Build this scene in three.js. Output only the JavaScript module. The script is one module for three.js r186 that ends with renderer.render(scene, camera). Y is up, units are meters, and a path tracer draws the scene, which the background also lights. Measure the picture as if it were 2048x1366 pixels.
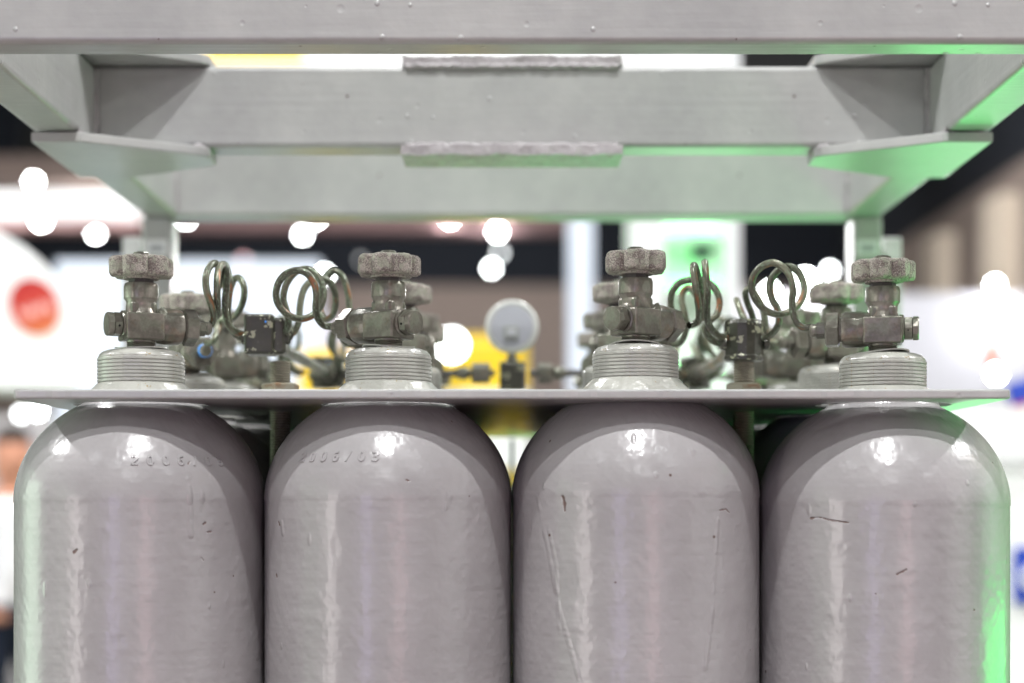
import * as THREE from 'three';
import { RoundedBoxGeometry } from 'three/addons/geometries/RoundedBoxGeometry.js';
import { TextGeometry } from 'three/addons/geometries/TextGeometry.js';
import { FontLoader } from 'three/addons/loaders/FontLoader.js';
import { MarchingCubes } from 'three/addons/objects/MarchingCubes.js';
import { RectAreaLightUniformsLib } from 'three/addons/lights/RectAreaLightUniformsLib.js';
import { mergeGeometries, mergeVertices, toCreasedNormals } from 'three/addons/utils/BufferGeometryUtils.js';

RectAreaLightUniformsLib.init();
const V = (x, y, z) => new THREE.Vector3(x, y, z);
const scene = new THREE.Scene();
scene.background = new THREE.Color(0, 0, 0);

// ---------------------------------------------------------------- camera
const EYE = 1.45, CAMZ = 1.63, FOC = 3460;          // eye height, distance to the first row of cylinders, focal length (frame 2048 wide)
const camera = new THREE.PerspectiveCamera(2 * Math.atan(1004 / FOC) * 180 / Math.PI, 2048 / 2008, 0.05, 120);
camera.position.set(0, EYE, CAMZ);
camera.lookAt(0, EYE, -10);
camera.setViewOffset(2048, 2008, 0, 0, 2048, 1366);  // rising-front lens: horizon well below the middle
camera.focus = 1.6;
camera.userData.fStop = 2.4;
camera.updateProjectionMatrix();
const at = (px, py, d) => V((px - 1024) / FOC * d, EYE + (1004 - py) / FOC * d, CAMZ - d);

const renderer = new THREE.WebGLRenderer({ antialias: true });
renderer.toneMapping = THREE.LinearToneMapping;
renderer.toneMappingExposure = 1.04;
renderer.shadowMap.enabled = true;

// ---------------------------------------------------------------- lamps of the hall (the fittings are built further down)
const KEY = [                                        // three ceiling spots in front of the rack: x, y, z, candela, radius in 2 cm steps
  [0.1, 8.0, 2.5, 143, 5], [-0.1, 8.0, 4.45, 70, 5], [0.05, 7.0, 8.6, 8, 6],
];
const SIDE = [[-8.2, 8, -1.2, 210, 7], [8.0, 8, -1.2, 200, 7], [-3.5, 8, -4.5, 60, 6], [3.0, 8, -4.0, 60, 6]];
const SMALL = [[-4.6, 7.6, 4.2], [-2.2, 7.6, 6.5], [2.4, 7.6, 4.4], [4.8, 7.6, 6.8], [-1.0, 7.6, 10.5], [1.3, 7.6, 11.5]];   // small ceiling spots mirrored in the shoulders
const FLOOD = [                                      // light panels washing the booths and the hall walls: x, y, z, w, h, intensity, aim
  [-2.4, 5.6, -4.4, 3, 1, 1.4, -1.8, 1.3, -7.4], [2.6, 5.8, -6.4, 4, 1, 1.6, 2.8, 1.3, -10.4], [-3, 9, -34, 14, 2, 12, -3, 3.5, -43.5], [3.5, 8, -24, 8, 1.5, 14, 8.4, 4, -28], [-3, 8, -7, 3, 1, 14, -4, 4.2, -12],
];
function flood(x, y, z, w, h, i, tx, ty, tz, col = 0xffffff) {
  const l = new THREE.RectAreaLight(col, i, w, h);
  l.name = 'flood'; l.position.set(x, y, z); l.lookAt(tx, ty, tz); scene.add(l); return l;
}

// ---------------------------------------------------------------- random, noise, textures
function rng(seed) { let s = seed >>> 0; return () => { s = (s + 0x6D2B79F5) | 0; let t = Math.imul(s ^ (s >>> 15), 1 | s); t = (t + Math.imul(t ^ (t >>> 7), 61 | t)) ^ t; return ((t ^ (t >>> 14)) >>> 0) / 4294967296; }; }
function lattice(nx, ny, seed) {
  const r = rng(seed), a = new Float32Array(nx * ny); for (let i = 0; i < a.length; i++) a[i] = r();
  return (u, v) => {                                   // u, v in 0..1, tiles
    let x = u * nx, y = v * ny; let ix = Math.floor(x), iy = Math.floor(y); x -= ix; y -= iy;
    x = x * x * (3 - 2 * x); y = y * y * (3 - 2 * y);
    const x0 = ((ix % nx) + nx) % nx, y0 = ((iy % ny) + ny) % ny, x1 = (x0 + 1) % nx, y1 = (y0 + 1) % ny;
    const p = a[y0 * nx + x0], q = a[y0 * nx + x1], s = a[y1 * nx + x0], t = a[y1 * nx + x1];
    return (p + (q - p) * x) * (1 - y) + (s + (t - s) * x) * y;
  };
}
function fbm(nx, ny, oct, seed, gain = 0.5) {
  const L = []; for (let o = 0; o < oct; o++) L.push(lattice(nx << o, ny << o, seed + o * 77));
  let tot = 0; for (let o = 0; o < oct; o++) tot += gain ** o;
  return (u, v) => { let s = 0, g = 1; for (const l of L) { s += g * l(u, v); g *= gain; } return s / tot; };
}
const clamp = THREE.MathUtils.clamp, sst = THREE.MathUtils.smoothstep, lerp = THREE.MathUtils.lerp;
const mix = (a, b, t) => [lerp(a[0], b[0], t), lerp(a[1], b[1], t), lerp(a[2], b[2], t)];
function tex(w, h, fn, srgb) {
  const d = new Uint8Array(w * h * 4);
  for (let j = 0; j < h; j++) for (let i = 0; i < w; i++) {
    const c = fn((i + 0.5) / w, (j + 0.5) / h), k = (j * w + i) * 4;
    if (typeof c === 'number') { const g = clamp(c * 255, 0, 255); d[k] = d[k + 1] = d[k + 2] = g; } else { d[k] = clamp(c[0], 0, 255); d[k + 1] = clamp(c[1], 0, 255); d[k + 2] = clamp(c[2], 0, 255); }
    d[k + 3] = 255;
  }
  const t = new THREE.DataTexture(d, w, h); t.wrapS = t.wrapT = THREE.RepeatWrapping; t.magFilter = THREE.LinearFilter; t.minFilter = THREE.LinearMipmapLinearFilter; t.generateMipmaps = true;
  if (srgb) t.colorSpace = THREE.SRGBColorSpace; t.needsUpdate = true; return t;
}
const std = (o) => new THREE.MeshPhysicalMaterial(o);
const flat = (r, g, b, rough = 0.7, more = {}) => std({ color: new THREE.Color(r, g, b), roughness: rough, ...more });
const glow = (r, g, b, i) => std({ color: new THREE.Color(0.6, 0.6, 0.6), emissive: new THREE.Color(r, g, b), emissiveIntensity: i, roughness: 0.5 });

// ---- thick brushed grey paint on the frame and the plate (tile 0.5 m)
const PAINT = [161, 162, 160];
const paintMaps = (() => {
  const big = fbm(4, 4, 4, 11), streak = fbm(6, 90, 3, 12), fine = fbm(90, 90, 3, 13), cell = fbm(40, 40, 2, 14), r = rng(5);
  const blob = Array.from({ length: 46 }, () => [r(), r(), 0.0025 + 0.005 * r() ** 2, r()]);
  const chip = Array.from({ length: 30 }, () => [r(), r(), 0.001 + 0.0028 * r() ** 2]);
  const near = (u, v, b) => { let x = Math.abs(u - b[0]), y = Math.abs(v - b[1]); x = Math.min(x, 1 - x); y = Math.min(y, 1 - y); return Math.hypot(x, y) / b[2]; };
  const col = tex(1024, 1024, (u, v) => {
    let k = (big(u, v) - 0.5) * 22 + (cell(u, v) - 0.5) * 8, c = [PAINT[0] + k, PAINT[1] + k, PAINT[2] + k * 0.9];
    for (const b of chip) { const d = near(u, v, b); if (d < 1.6) c = mix(c, [70, 52, 44], 1 - sst(d + (fine(u, v) - 0.5), 0.7, 1.2)); }
    return c;
  }, true);
  const bump = tex(1024, 1024, (u, v) => {
    let h = 0.35 + (streak(u, v) - 0.5) * 0.2 + (big(u, v) - 0.5) * 0.3 + (fine(u, v) - 0.5) * 0.10;
    for (const b of blob) { const d = near(u, v, b); if (d < 1) h += 0.55 * (1 - d * d) * (b[3] > 0.3 ? 1 : -0.6); }
    return h;
  });
  return { col, bump };
})();
const mPaint = std({ color: 0xffffff, map: paintMaps.col, bumpMap: paintMaps.bump, bumpScale: 0.0013, roughness: 0.28 });

// ---- rough, torch-cut paint (tile 0.12 m)
const mRough = std({ color: 0xffffff, roughness: 0.45,
  map: tex(512, 512, (() => { const n = fbm(10, 10, 4, 21), s = fbm(60, 60, 2, 22); return (u, v) => { const k = (n(u, v) - 0.5) * 40, d = s(u, v) > 0.82 ? 0.75 : 1; return [(158 + k) * d, (154 + k) * d, (155 + k) * d]; }; })(), true),
  bumpMap: tex(512, 512, (() => { const n = fbm(14, 14, 4, 23); return (u, v) => n(u, v); })()), bumpScale: 0.0018 });

// ---- cylinder paint: one map pair for each cylinder of the front row (one tile is once round and 0.73 m up)
const RAD = 0.1162, CIRC = 2 * Math.PI * RAD, COLX = [-0.351, -0.117, 0.117, 0.351];
const DOME = 0.1035;
function cylinderPaint(seed, marks) {
  const big = fbm(4, 5, 4, seed), streak = fbm(12, 150, 3, seed + 1), orange = fbm(110, 110, 2, seed + 2), edge = fbm(130, 130, 2, seed + 3), lump = fbm(24, 24, 3, seed + 4), r = rng(seed);
  const specks = Array.from({ length: 26 }, () => [r(), r(), 0.0007 + 0.0012 * r()]);
  const drops = Array.from({ length: 40 }, () => [r(), r(), 0.002 + 0.004 * r() ** 2, 1 + 2 * r()]);
  const segd = (u, v, m) => {                         // distance to a polyline, in tiles
    let best = 9; for (let i = 0; i + 1 < m.p.length; i++) { const [ax, ay] = m.p[i], [bx, by] = m.p[i + 1], dx = bx - ax, dy = by - ay, t = clamp(((u - ax) * dx + (v - ay) * dy) / (dx * dx + dy * dy), 0, 1); best = Math.min(best, Math.hypot(u - ax - dx * t, v - ay - dy * t)); } return best;
  };
  const col = tex(1024, 1024, (u, v) => {
    const k = (big(u, v) - 0.5) * 20 + (lump(u, v) - 0.5) * 10; let c = [152 + k, 150 + k, 150 + k];
    const e = (edge(u, v) - 0.5);
    for (const s of specks) { const d = Math.hypot(u - s[0], v - s[1]) / s[2]; if (d < 2) c = mix(c, [78, 60, 54], 0.85 * (1 - sst(d + e, 0.6, 1.3))); }
    for (const m of marks) if (m.chip) { const d = segd(u, v, m) / m.w; if (d < 2) c = mix(c, [96, 76, 70], 0.8 * (1 - sst(d + e * 2.6, 0.5, 1.0))); }
    return c;
  }, true);
  const bump = tex(1024, 1024, (u, v) => {
    let h = 0.4 + (streak(u, v) - 0.5) * 0.10 + (orange(u, v) - 0.5) * 0.22 + (lump(u, v) - 0.5) * 0.20;
    for (const d of drops) { const q = Math.hypot(u - d[0], (v - d[1]) / d[3]) / d[2]; if (q < 1) h += 0.28 * (1 - q * q); }
    for (const m of marks) { const d = segd(u, v, m) / m.w; if (m.chip) { if (d < 1.5) h -= 0.3 * (1 - sst(d, 0.4, 1.2)); } else if (d < 1) h += 0.24 * (1 - d * d) * clamp(lump(v * 3 % 1, u) * 2.6 - 0.5, 0.05, 1); }
    return h;
  });
  return std({ color: 0xffffff, map: col, bumpMap: bump, bumpScale: 0.0017, roughness: 0.23 });
}
// a mark is given by where it sits: degrees round from the front, metres above the shoulder line
const UVY = (y) => y >= 0 ? (1.06 * y + 0.5) / CIRC : (y + 0.5) / CIRC;
const mk = (list, w, chip) => ({ p: list.map(([a, y]) => [0.5 + a / 360, UVY(y)]), w, chip });
const paintMats = [
  cylinderPaint(101, [mk([[-18, -0.044], [-16.5, -0.042]], 0.0014, true), mk([[40, -0.02], [41, -0.0185]], 0.0014, true), mk([[42, -0.027], [44, -0.0265]], 0.0010, true), mk([[33, 0.02], [33.5, 0.0]], 0.004, false), mk([[33, 0.03], [34, -0.03]], 0.004, false), mk([[34, 0.034], [35, 0.036]], 0.0010, true), mk([[39, -0.05], [40, -0.052]], 0.0009, true)]),
  cylinderPaint(202, [mk([[-55, -0.019], [-54, -0.022]], 0.0010, true), mk([[-57, -0.067], [-56.5, -0.069]], 0.0014, true), mk([[-52, -0.02], [-51, -0.03]], 0.004, false), mk([[12, 0.018], [13, 0.017]], 0.0009, true)]),
  cylinderPaint(303, [mk([[-54, 0.0], [-46, -0.05], [-40, -0.10], [-33, -0.14], [-25, -0.19]], 0.0042, false), mk([[-38, 0.0], [-37, -0.012]], 0.0023, true), mk([[35, -0.02], [32, -0.10], [28, -0.155]], 0.0036, false), mk([[36, -0.012], [40, -0.011], [42, -0.014]], 0.0008, true), mk([[-46, -0.03], [-42, -0.06], [-40, -0.12]], 0.004, false)]),
  cylinderPaint(404, [mk([[-45, -0.011], [-40, -0.0105], [-36, -0.0125], [-27, -0.015]], 0.0010, true), mk([[-6, -0.06], [-2, -0.056]], 0.0014, true), mk([[-14, -0.08], [-15, -0.1]], 0.004, false), mk([[31, -0.092], [31.4, -0.0925]], 0.0008, true)]),
];
const mPaintRear = paintMats[1];

// ---- weathered, half painted brass of the valves (tile 0.1 m)
const mValve = std({ color: 0xffffff, roughness: 0.31, metalness: 0.38,
  map: tex(512, 512, (() => { const a = fbm(5, 5, 5, 31), b = fbm(9, 9, 4, 32), c = fbm(50, 50, 2, 33); return (u, v) => {
    let q = mix([100, 97, 88], [128, 124, 114], sst(a(u, v), 0.35, 0.65)); q = mix(q, [112, 116, 102], sst(b(u, v), 0.52, 0.72) * 0.7); q = mix(q, [116, 92, 74], sst(b(v, u), 0.62, 0.78) * 0.4);
    const g = (c(u, v) - 0.5) * 16; return [q[0] + g, q[1] + g, q[2] + g]; }; })(), true),
  bumpMap: tex(512, 512, (() => { const a = fbm(16, 16, 4, 34); return (u, v) => a(u, v); })()), bumpScale: 0.0005 });
const mValveDark = std({ color: new THREE.Color(0.09, 0.085, 0.08), roughness: 0.5, metalness: 0.3, bumpMap: mValve.bumpMap, bumpScale: 0.0006 });
// ---- chalky, speckled cast handwheel (tile 0.05 m)
const mWheel = std({ color: 0xffffff, roughness: 0.75,
  map: tex(512, 512, (() => { const a = fbm(5, 5, 4, 41), s = fbm(60, 60, 3, 42), g = fbm(9, 9, 3, 43); return (u, v) => {
    let q = mix([108, 100, 94], [164, 158, 148], sst(s(u, v) * 0.6 + a(u, v) * 0.4, 0.38, 0.62)); return mix(q, [150, 154, 136], sst(g(u, v), 0.52, 0.68) * 0.7); }; })(), true),
  bumpMap: tex(512, 512, (() => { const s = fbm(44, 44, 3, 42); return (u, v) => s(u, v); })()), bumpScale: 0.0011 });
// ---- copper pigtails: grey-green patina with bare copper places (tile once round, 0.1 m along)
const mCopper = std({ color: 0xffffff, roughness: 0.33, metalness: 0.25,
  map: tex(512, 512, (() => { const a = fbm(4, 4, 5, 51), b = fbm(3, 5, 4, 52), c = fbm(20, 40, 3, 53); return (u, v) => {
    let q = mix([78, 80, 66], [112, 112, 94], sst(a(u, v), 0.35, 0.65)); q = mix(q, [120, 138, 114], sst(c(u, v), 0.55, 0.70) * 0.8); q = mix(q, [140, 92, 60], sst(b(u, v), 0.66, 0.78) * 0.9); return q; }; })(), true),
  bumpMap: tex(256, 256, (() => { const a = fbm(10, 20, 3, 54); return (u, v) => a(u, v); })()), bumpScale: 0.0005 });
// ---- black blocks with flaked pale paint (tile 0.1 m)
const mBlock = std({ color: 0xffffff, roughness: 0.33, metalness: 0.25,
  map: tex(512, 512, (() => { const a = fbm(13, 13, 5, 61), b = fbm(5, 5, 4, 62); return (u, v) => { let q = mix([50, 50, 44], [78, 78, 66], b(u, v)); const f = sst(a(u, v), 0.65, 0.68); return mix(q, [150, 152, 128], f); }; })(), true),
  bumpMap: mValve.bumpMap, bumpScale: 0.0007 });
// ---- zinc and rust of the tie rods
const mRod = std({ color: 0xffffff, roughness: 0.5, metalness: 0.15,
  map: tex(256, 256, (() => { const a = fbm(6, 6, 4, 71); return (u, v) => mix([142, 138, 122], [124, 92, 66], sst(a(u, v), 0.58, 0.8) * 0.8); })(), true) });
const mNeck = std({ color: 0xffffff, roughness: 0.3, clearcoat: 0.4, clearcoatRoughness: 0.2,
  map: tex(512, 512, (() => { const a = fbm(7, 7, 4, 81), s = fbm(60, 60, 2, 82), b = fbm(12, 12, 3, 83); return (u, v) => { const k = (a(u, v) - 0.5) * 22; let q = [152 + k, 152 + k, 145 + k]; return mix(q, [120, 96, 50], s(u, v) > 0.8 && b(u, v) > 0.6 ? 0.7 : 0); }; })(), true),
  bumpMap: tex(512, 512, (() => { const a = fbm(14, 14, 4, 84); return (u, v) => a(u, v); })()), bumpScale: 0.0012 });

// ---------------------------------------------------------------- geometry helpers
const names = {};
const numbered = (n) => { const k = names[n] = (names[n] ?? -1) + 1; return k ? `${n}_${String(k).padStart(3, '0')}` : n; };
function boxUV(g, s) {                                 // uv in metres / s, by the axis each face looks along
  g = g.index ? g.toNonIndexed() : g; const p = g.attributes.position, n = p.count, uv = new Float32Array(n * 2), a = V(), b = V(), c = V();
  for (let i = 0; i < n; i += 3) {
    a.fromBufferAttribute(p, i); b.fromBufferAttribute(p, i + 1); c.fromBufferAttribute(p, i + 2);
    const m = b.clone().sub(a).cross(c.clone().sub(a)); const x = Math.abs(m.x), y = Math.abs(m.y), z = Math.abs(m.z);
    [a, b, c].forEach((q, k) => { const [u, v] = x > y && x > z ? [q.z, q.y] : y > z ? [q.x, q.z] : [q.x, q.y]; uv[(i + k) * 2] = u / s + 0.13; uv[(i + k) * 2 + 1] = v / s + 0.31; });
  }
  g.setAttribute('uv', new THREE.BufferAttribute(uv, 2)); return g;
}
const keep = (g) => { const o = g.index ? g.toNonIndexed() : g; for (const k of Object.keys(o.attributes)) if (!['position', 'normal', 'uv'].includes(k)) o.deleteAttribute(k); return o; };
const join = (...l) => mergeGeometries(l.map(keep));
function mesh(name, g, m, parent, pos, rot) {
  const o = new THREE.Mesh(g, m); o.name = name; o.castShadow = o.receiveShadow = true;
  if (pos) o.position.set(...pos); if (rot) o.rotation.set(...rot);
  if (parent) parent.add(o); return o;
}
function tag(o, label, category, group, kind) { if (label) o.userData.label = label; if (category) o.userData.category = category; if (group) o.userData.group = group; if (kind) o.userData.kind = kind; return o; }
function thing(name, label, category, pos = [0, 0, 0], group) { const o = new THREE.Group(); o.name = numbered(name); o.position.set(...pos); scene.add(o); return tag(o, label, category, group); }
function solo(name, g, m, label, category, group, pos, rot) { const o = mesh(numbered(name), g, m, scene, pos, rot); return tag(o, label, category, group); }
function structure(name, g, m, pos, rot) { return tag(mesh(numbered(name), g, m, scene, pos, rot), null, null, null, 'structure'); }
const rbox = (w, h, d, r = 0.004, s = 0.5, seg = 3) => boxUV(new RoundedBoxGeometry(w, h, d, seg, r), s);
const bx = (w, h, d) => new THREE.BoxGeometry(w, h, d);
function lathe(pts, segs, s, crease = 0.6) {           // profile from bottom to top: [radius, height]
  let g = new THREE.LatheGeometry(pts.map(([r, y]) => new THREE.Vector2(Math.max(r, 0), y)), segs);
  return boxUV(toCreasedNormals(g, crease), s);
}
function hex(af, len, bev = 0.0012, s = 0.1) {          // hexagonal prism along +x, chamfered ends
  const r = af / Math.sqrt(3), c = r - bev * 1.6; const prof = [[0, 0], [c, 0], [r, bev], [r, len - bev], [c, len], [0, len]];
  const g = new THREE.LatheGeometry(prof.map(([a, y]) => new THREE.Vector2(a, y)), 6); g.rotateY(Math.PI / 6); g.rotateZ(-Math.PI / 2);
  return boxUV(toCreasedNormals(g, 0.4), s);
}
const roundX = (prof, segs = 28, s = 0.1) => { const g = lathe(prof, segs, s); g.rotateZ(-Math.PI / 2); return g; };   // profile along +x
function poly(pts, depth, bevel, s = 0.5) {             // plan outline [x, z] as a plate of given thickness, bottom at y = 0
  const sh = new THREE.Shape(pts.map(([x, z]) => new THREE.Vector2(x, -z)));
  const g = new THREE.ExtrudeGeometry(sh, { depth: depth - 2 * bevel, bevelEnabled: bevel > 0, bevelSize: bevel, bevelThickness: bevel, bevelOffset: -bevel, bevelSegments: 2, curveSegments: 10 });
  g.rotateX(-Math.PI / 2); g.translate(0, bevel, 0); return boxUV(g, s);
}
function tube(points, r = 0.0034, per = 9) {
  const c = new THREE.CatmullRomCurve3(points, false, 'centripetal'), n = points.length * per, g = new THREE.TubeGeometry(c, n, r, 12, false), L = c.getLength(), uv = g.attributes.uv;
  for (let i = 0; i < uv.count; i++) uv.setXY(i, uv.getY(i), uv.getX(i) * L / 0.1);
  return g;
}
function jitter(g, amp, freq, seed, test) {             // pushes vertices about by lattice noise, the same for coincident vertices
  const L = [lattice(64, 64, seed), lattice(64, 64, seed + 1), lattice(64, 64, seed + 2)], p = g.attributes.position, q = V();
  for (let i = 0; i < p.count; i++) { q.fromBufferAttribute(p, i); if (test && !test(q)) continue; const u = (q.x + q.z * 0.37) * freq / 64, v = (q.y - q.z * 0.83) * freq / 64; p.setXYZ(i, q.x + (L[0](u, v) - 0.5) * amp, q.y + (L[1](u, v) - 0.5) * amp, q.z + (L[2](u, v) - 0.5) * amp); }
  g.computeVertexNormals(); return g;
}
const weld = (a, b, r, seed) => {                       // lumpy bead between two points
  const n = Math.max(6, Math.round(a.distanceTo(b) / 0.006)), R = rng(seed), pts = []; for (let i = 0; i <= n; i++) pts.push(a.clone().lerp(b, i / n).add(V((R() - 0.5) * r * 0.5, (R() - 0.5) * r * 0.5, (R() - 0.5) * r * 0.5)));
  return boxUV(mergeVertices(new THREE.TubeGeometry(new THREE.CatmullRomCurve3(pts), n * 3, r, 7)), 0.12);
};
const font = await new FontLoader().loadAsync('fonts/droid/droid_sans_bold.typeface.json');

// ================================================================ SETTING: the hall
structure('hall_floor', bx(40, 0.2, 80), flat(0.11, 0.12, 0.09, 0.7), [-4, -0.1, -18]);
structure('red_carpet', bx(8, 0.012, 7.2), flat(0.145, 0.085, 0.092, 0.9), [0, 0.008, 3.9]);
structure('hall_ceiling', bx(40, 0.2, 80), flat(0.004, 0.0062, 0.012, 0.9), [-4, 12.1, -18]);
const mWallBrown = flat(0.24, 0.19, 0.165, 0.85), mWallDark = flat(0.004, 0.0062, 0.012, 0.9);
structure('hall_wall_back', bx(40, 7.1, 0.3), mWallBrown, [-4, 3.55, -43.6]);
structure('hall_wall_back_upper', bx(40, 4.9, 0.3), mWallDark, [-4, 9.55, -43.6]);
structure('hall_wall_right', bx(0.3, 7.1, 80), mWallBrown, [8.6, 3.55, -18]);
structure('hall_wall_right_upper', bx(0.3, 4.9, 80), mWallDark, [8.6, 9.55, -18]);
structure('hall_wall_left', bx(0.3, 12, 80), flat(0.3, 0.29, 0.28, 0.85), [-20, 6, -18]);
structure('hall_wall_front', bx(40, 12, 0.3), flat(0.15, 0.15, 0.15, 0.85), [-4, 6, 16]);
for (const [d, k] of [[38, 0], [33.5, 1], [29.3, 2]]) solo('wall_pilaster', bx(0.35, 6.6, k ? 1.1 : 0.7), flat(0.62, 0.53, 0.43, 0.8), ['narrow beige wall pilaster farthest along the right hall wall', 'beige wall pilaster in the middle of the right hall wall', 'broad beige wall pilaster nearest the right edge, above the booths'][k], 'pilaster', 'pilasters along the right hall wall', [8.28, 3.3, CAMZ - d]);

// ================================================================ THE RACK FRAME
const frame = thing('rack_frame', 'grey painted steel lifting frame with gusseted top beams around the gas cylinders', 'frame');
const BOT = EYE + 0.397, BH = 0.091, YB = BOT + BH / 2;
const zOf = (d) => CAMZ - d;
function beamX(name, d0, d1, hx) {                      // beam across, front face at distance d0
  return mesh(name, rbox(2 * hx, BH, d1 - d0, 0.006), mPaint, frame, [0, YB, zOf((d0 + d1) / 2)]);
}
beamX('front_beam', 1.497, 1.539, 0.54);
beamX('middle_beam', 1.935, 1.987, 0.4655);
beamX('rear_beam', 2.402, 2.458, 0.516);
for (const s of [-1, 1]) {
  mesh('side_beam', rbox(0.05, BH - 0.003, 2.402 - 1.539, 0.006), mPaint, frame, [s * 0.491, YB, zOf((2.402 + 1.539) / 2)]);
  // bow-shaped gusset plates above and below each end of the middle beam
  const c = 1.961, gp = [[s * 0.515, c - 0.108], [s * 0.462, c - 0.108], [s * 0.345, c - 0.034], [s * 0.338, c - 0.026], [s * 0.338, c + 0.02], [s * 0.345, c + 0.028], [s * 0.455, c + 0.098], [s * 0.515, c + 0.098]].map(([x, d]) => [x, zOf(d)]);
  if (s < 0) gp.reverse();
  mesh('gusset_plate', poly(gp, 0.011, 0.0015), mPaint, frame, [0, BOT - 0.0115, 0]);
  mesh('gusset_plate', poly(gp, 0.011, 0.0015), mPaint, frame, [0, BOT + BH + 0.0005, 0]);
  mesh('weld_bead', weld(V(s * 0.468, BOT + 0.004, zOf(1.856)), V(s * 0.468, BOT + 0.002, zOf(1.934)), 0.003, 41 + s), mRough, frame);
  mesh('weld_bead', weld(V(s * 0.4655, BOT + 0.004, zOf(1.934)), V(s * 0.4655, BOT + BH - 0.003, zOf(1.934)), 0.0035, 44 + s), mRough, frame);
  mesh('weld_bead', weld(V(s * 0.344, BOT - 0.002, zOf(1.934)), V(s * 0.352, BOT - 0.002, zOf(1.929)), 0.0045, 47 + s), mRough, frame);
  mesh('weld_bead', weld(V(s * 0.4655, BOT + 0.004, zOf(2.401)), V(s * 0.4655, BOT + BH - 0.004, zOf(2.401)), 0.0035, 49 + s), mRough, frame);
  // posts down to the base
  for (const [d0, d1, w] of [[1.4985, 1.538, 0.05], [2.404, 2.456, 0.041]]) mesh('post', rbox(w, BOT - 0.03, d1 - d0, 0.005), mPaint, frame, [s * (d0 < 2 ? 0.514 : 0.4945), (BOT + 0.03) / 2 - 0.001, zOf((d0 + d1) / 2)]);
  mesh('outer_guide_rail', rbox(0.027, BOT - 0.06, 0.014, 0.003), mPaint, frame, [s * 0.5415, (BOT - 0.06) / 2 + 0.04, zOf(2.47)]);
  mesh('rail_bracket', rbox(0.03, 0.04, 0.012, 0.003), mPaint, frame, [s * 0.522, BOT - 0.06, zOf(2.4465)]);
  mesh('base_beam', rbox(0.06, 0.08, 0.86, 0.006), mPaint, frame, [s * 0.49, 0.07, zOf(1.97)]);
  const st = mesh('label_sticker', bx(0.031, 0.021, 0.0008), flat(0.72, 0.73, 0.74, 0.5), frame, [s * 0.494, EYE + (1004 - 495) / FOC * 2.404, zOf(2.4034)]);
  mesh('sticker_print', bx(0.019, 0.009, 0.0006), flat(0.36, 0.37, 0.4, 0.5), st, [0, -0.001, 0.0006]);
}
// torch-cut stiffener plates above and below the middle of the middle beam
for (const up of [0, 1]) {
  const w = 0.246; let g = new THREE.BoxGeometry(w, 0.0105, up ? 0.058 : 0.075, 70, 3, 14); g = jitter(g, 0.0014, 260, up ? 71 : 72, (q) => q.z > 0.018);
  g = jitter(g, 0.003, 60, up ? 73 : 74, (q) => q.z > (up ? 0.026 : 0.03));
  mesh('stiffener_plate', boxUV(g, 0.12), mRough, frame, [0, up ? BOT + BH + 0.0053 : BOT - 0.0053, zOf(1.961)]);
  mesh('weld_bead', weld(V(-w / 2 + 0.004, up ? BOT + BH - 0.001 : BOT + 0.001, zOf(1.9335)), V(w / 2 - 0.004, up ? BOT + BH - 0.001 : BOT + 0.001, zOf(1.9335)), 0.0036, 61 + up), mRough, frame);
}
for (const d of [1.55, 2.0, 2.43]) mesh('base_beam', rbox(0.92, 0.06, 0.06, 0.006), mPaint, frame, [0, 0.07, zOf(d)]);
mesh('base_plate', rbox(0.92, 0.012, 0.9, 0.003), mPaint, frame, [0, 0.1065, zOf(1.98)]);

// ================================================================ GAS CYLINDERS
const ROWZ = [0, -0.234, -0.468, -0.702];
const shellProfile = (() => {                           // relative to the shoulder line
  const p = [[0, -1.337], [0.085, -1.337], [0.108, -1.325], [RAD - 0.0006, -1.30]];
  for (let y = -1.2; y < -0.01; y += 0.05) p.push([RAD - 0.0006, y]);
  p.push([RAD - 0.0006, -0.0012], [RAD, 0.0008]);
  for (let t = 3; t < 66; t += 3) { const a = t * Math.PI / 180; p.push([RAD * Math.cos(a), DOME * Math.sin(a)]); }
  p.push([0.0512, 0.0955], [0.0498, 0.0985], [0.046, 0.102], [0.042, 0.105]);
  return p;
})();
function shellGeometry(segs) {
  const g = new THREE.LatheGeometry(shellProfile.map(([r, y]) => new THREE.Vector2(r, y)), segs); g.rotateY(Math.PI);
  const p = g.attributes.position, uv = g.attributes.uv;
  for (let i = 0; i < p.count; i++) { const y = p.getY(i); uv.setXY(i, uv.getX(i), UVY(y)); }
  return g;
}
const shellFine = shellGeometry(120), shellCoarse = shellGeometry(56);
const neckGeom = (() => {
  const p = [[0.0525, 0.0998], [0.0492, 0.1045], [0.0464, 0.1072], [0.0434, 0.1100], [0.0412, 0.1122], [0.0401, 0.1132]]; let y = 0.1135;
  for (let k = 0; k < 7; k++) { p.push([0.0397, y], [0.0406, y + 0.0009], [0.0407, y + 0.0018], [0.0406, y + 0.0026], [0.0397, y + 0.0031]); y += 0.00335; }
  p.push([0.0398, 0.1375], [0.0385, 0.1402], [0.036, 0.1425], [0.031, 0.1443], [0.012, 0.1449], [0, 0.1449]);
  return lathe(p, 72, 0.12, 0.5);
})();
const washerGeom = (() => {
  const g = new THREE.CylinderGeometry(0.0248, 0.0248, 0.0013, 40, 1); const p = g.attributes.position; for (let i = 0; i < p.count; i++) { const x = p.getX(i), z = p.getZ(i); p.setY(i, p.getY(i) + 0.0011 * Math.sin(Math.atan2(z, x) * 2 + 0.6) * (Math.hypot(x, z) / 0.025)); }
  return boxUV(toCreasedNormals(g, 0.6), 0.1);
})();
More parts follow.
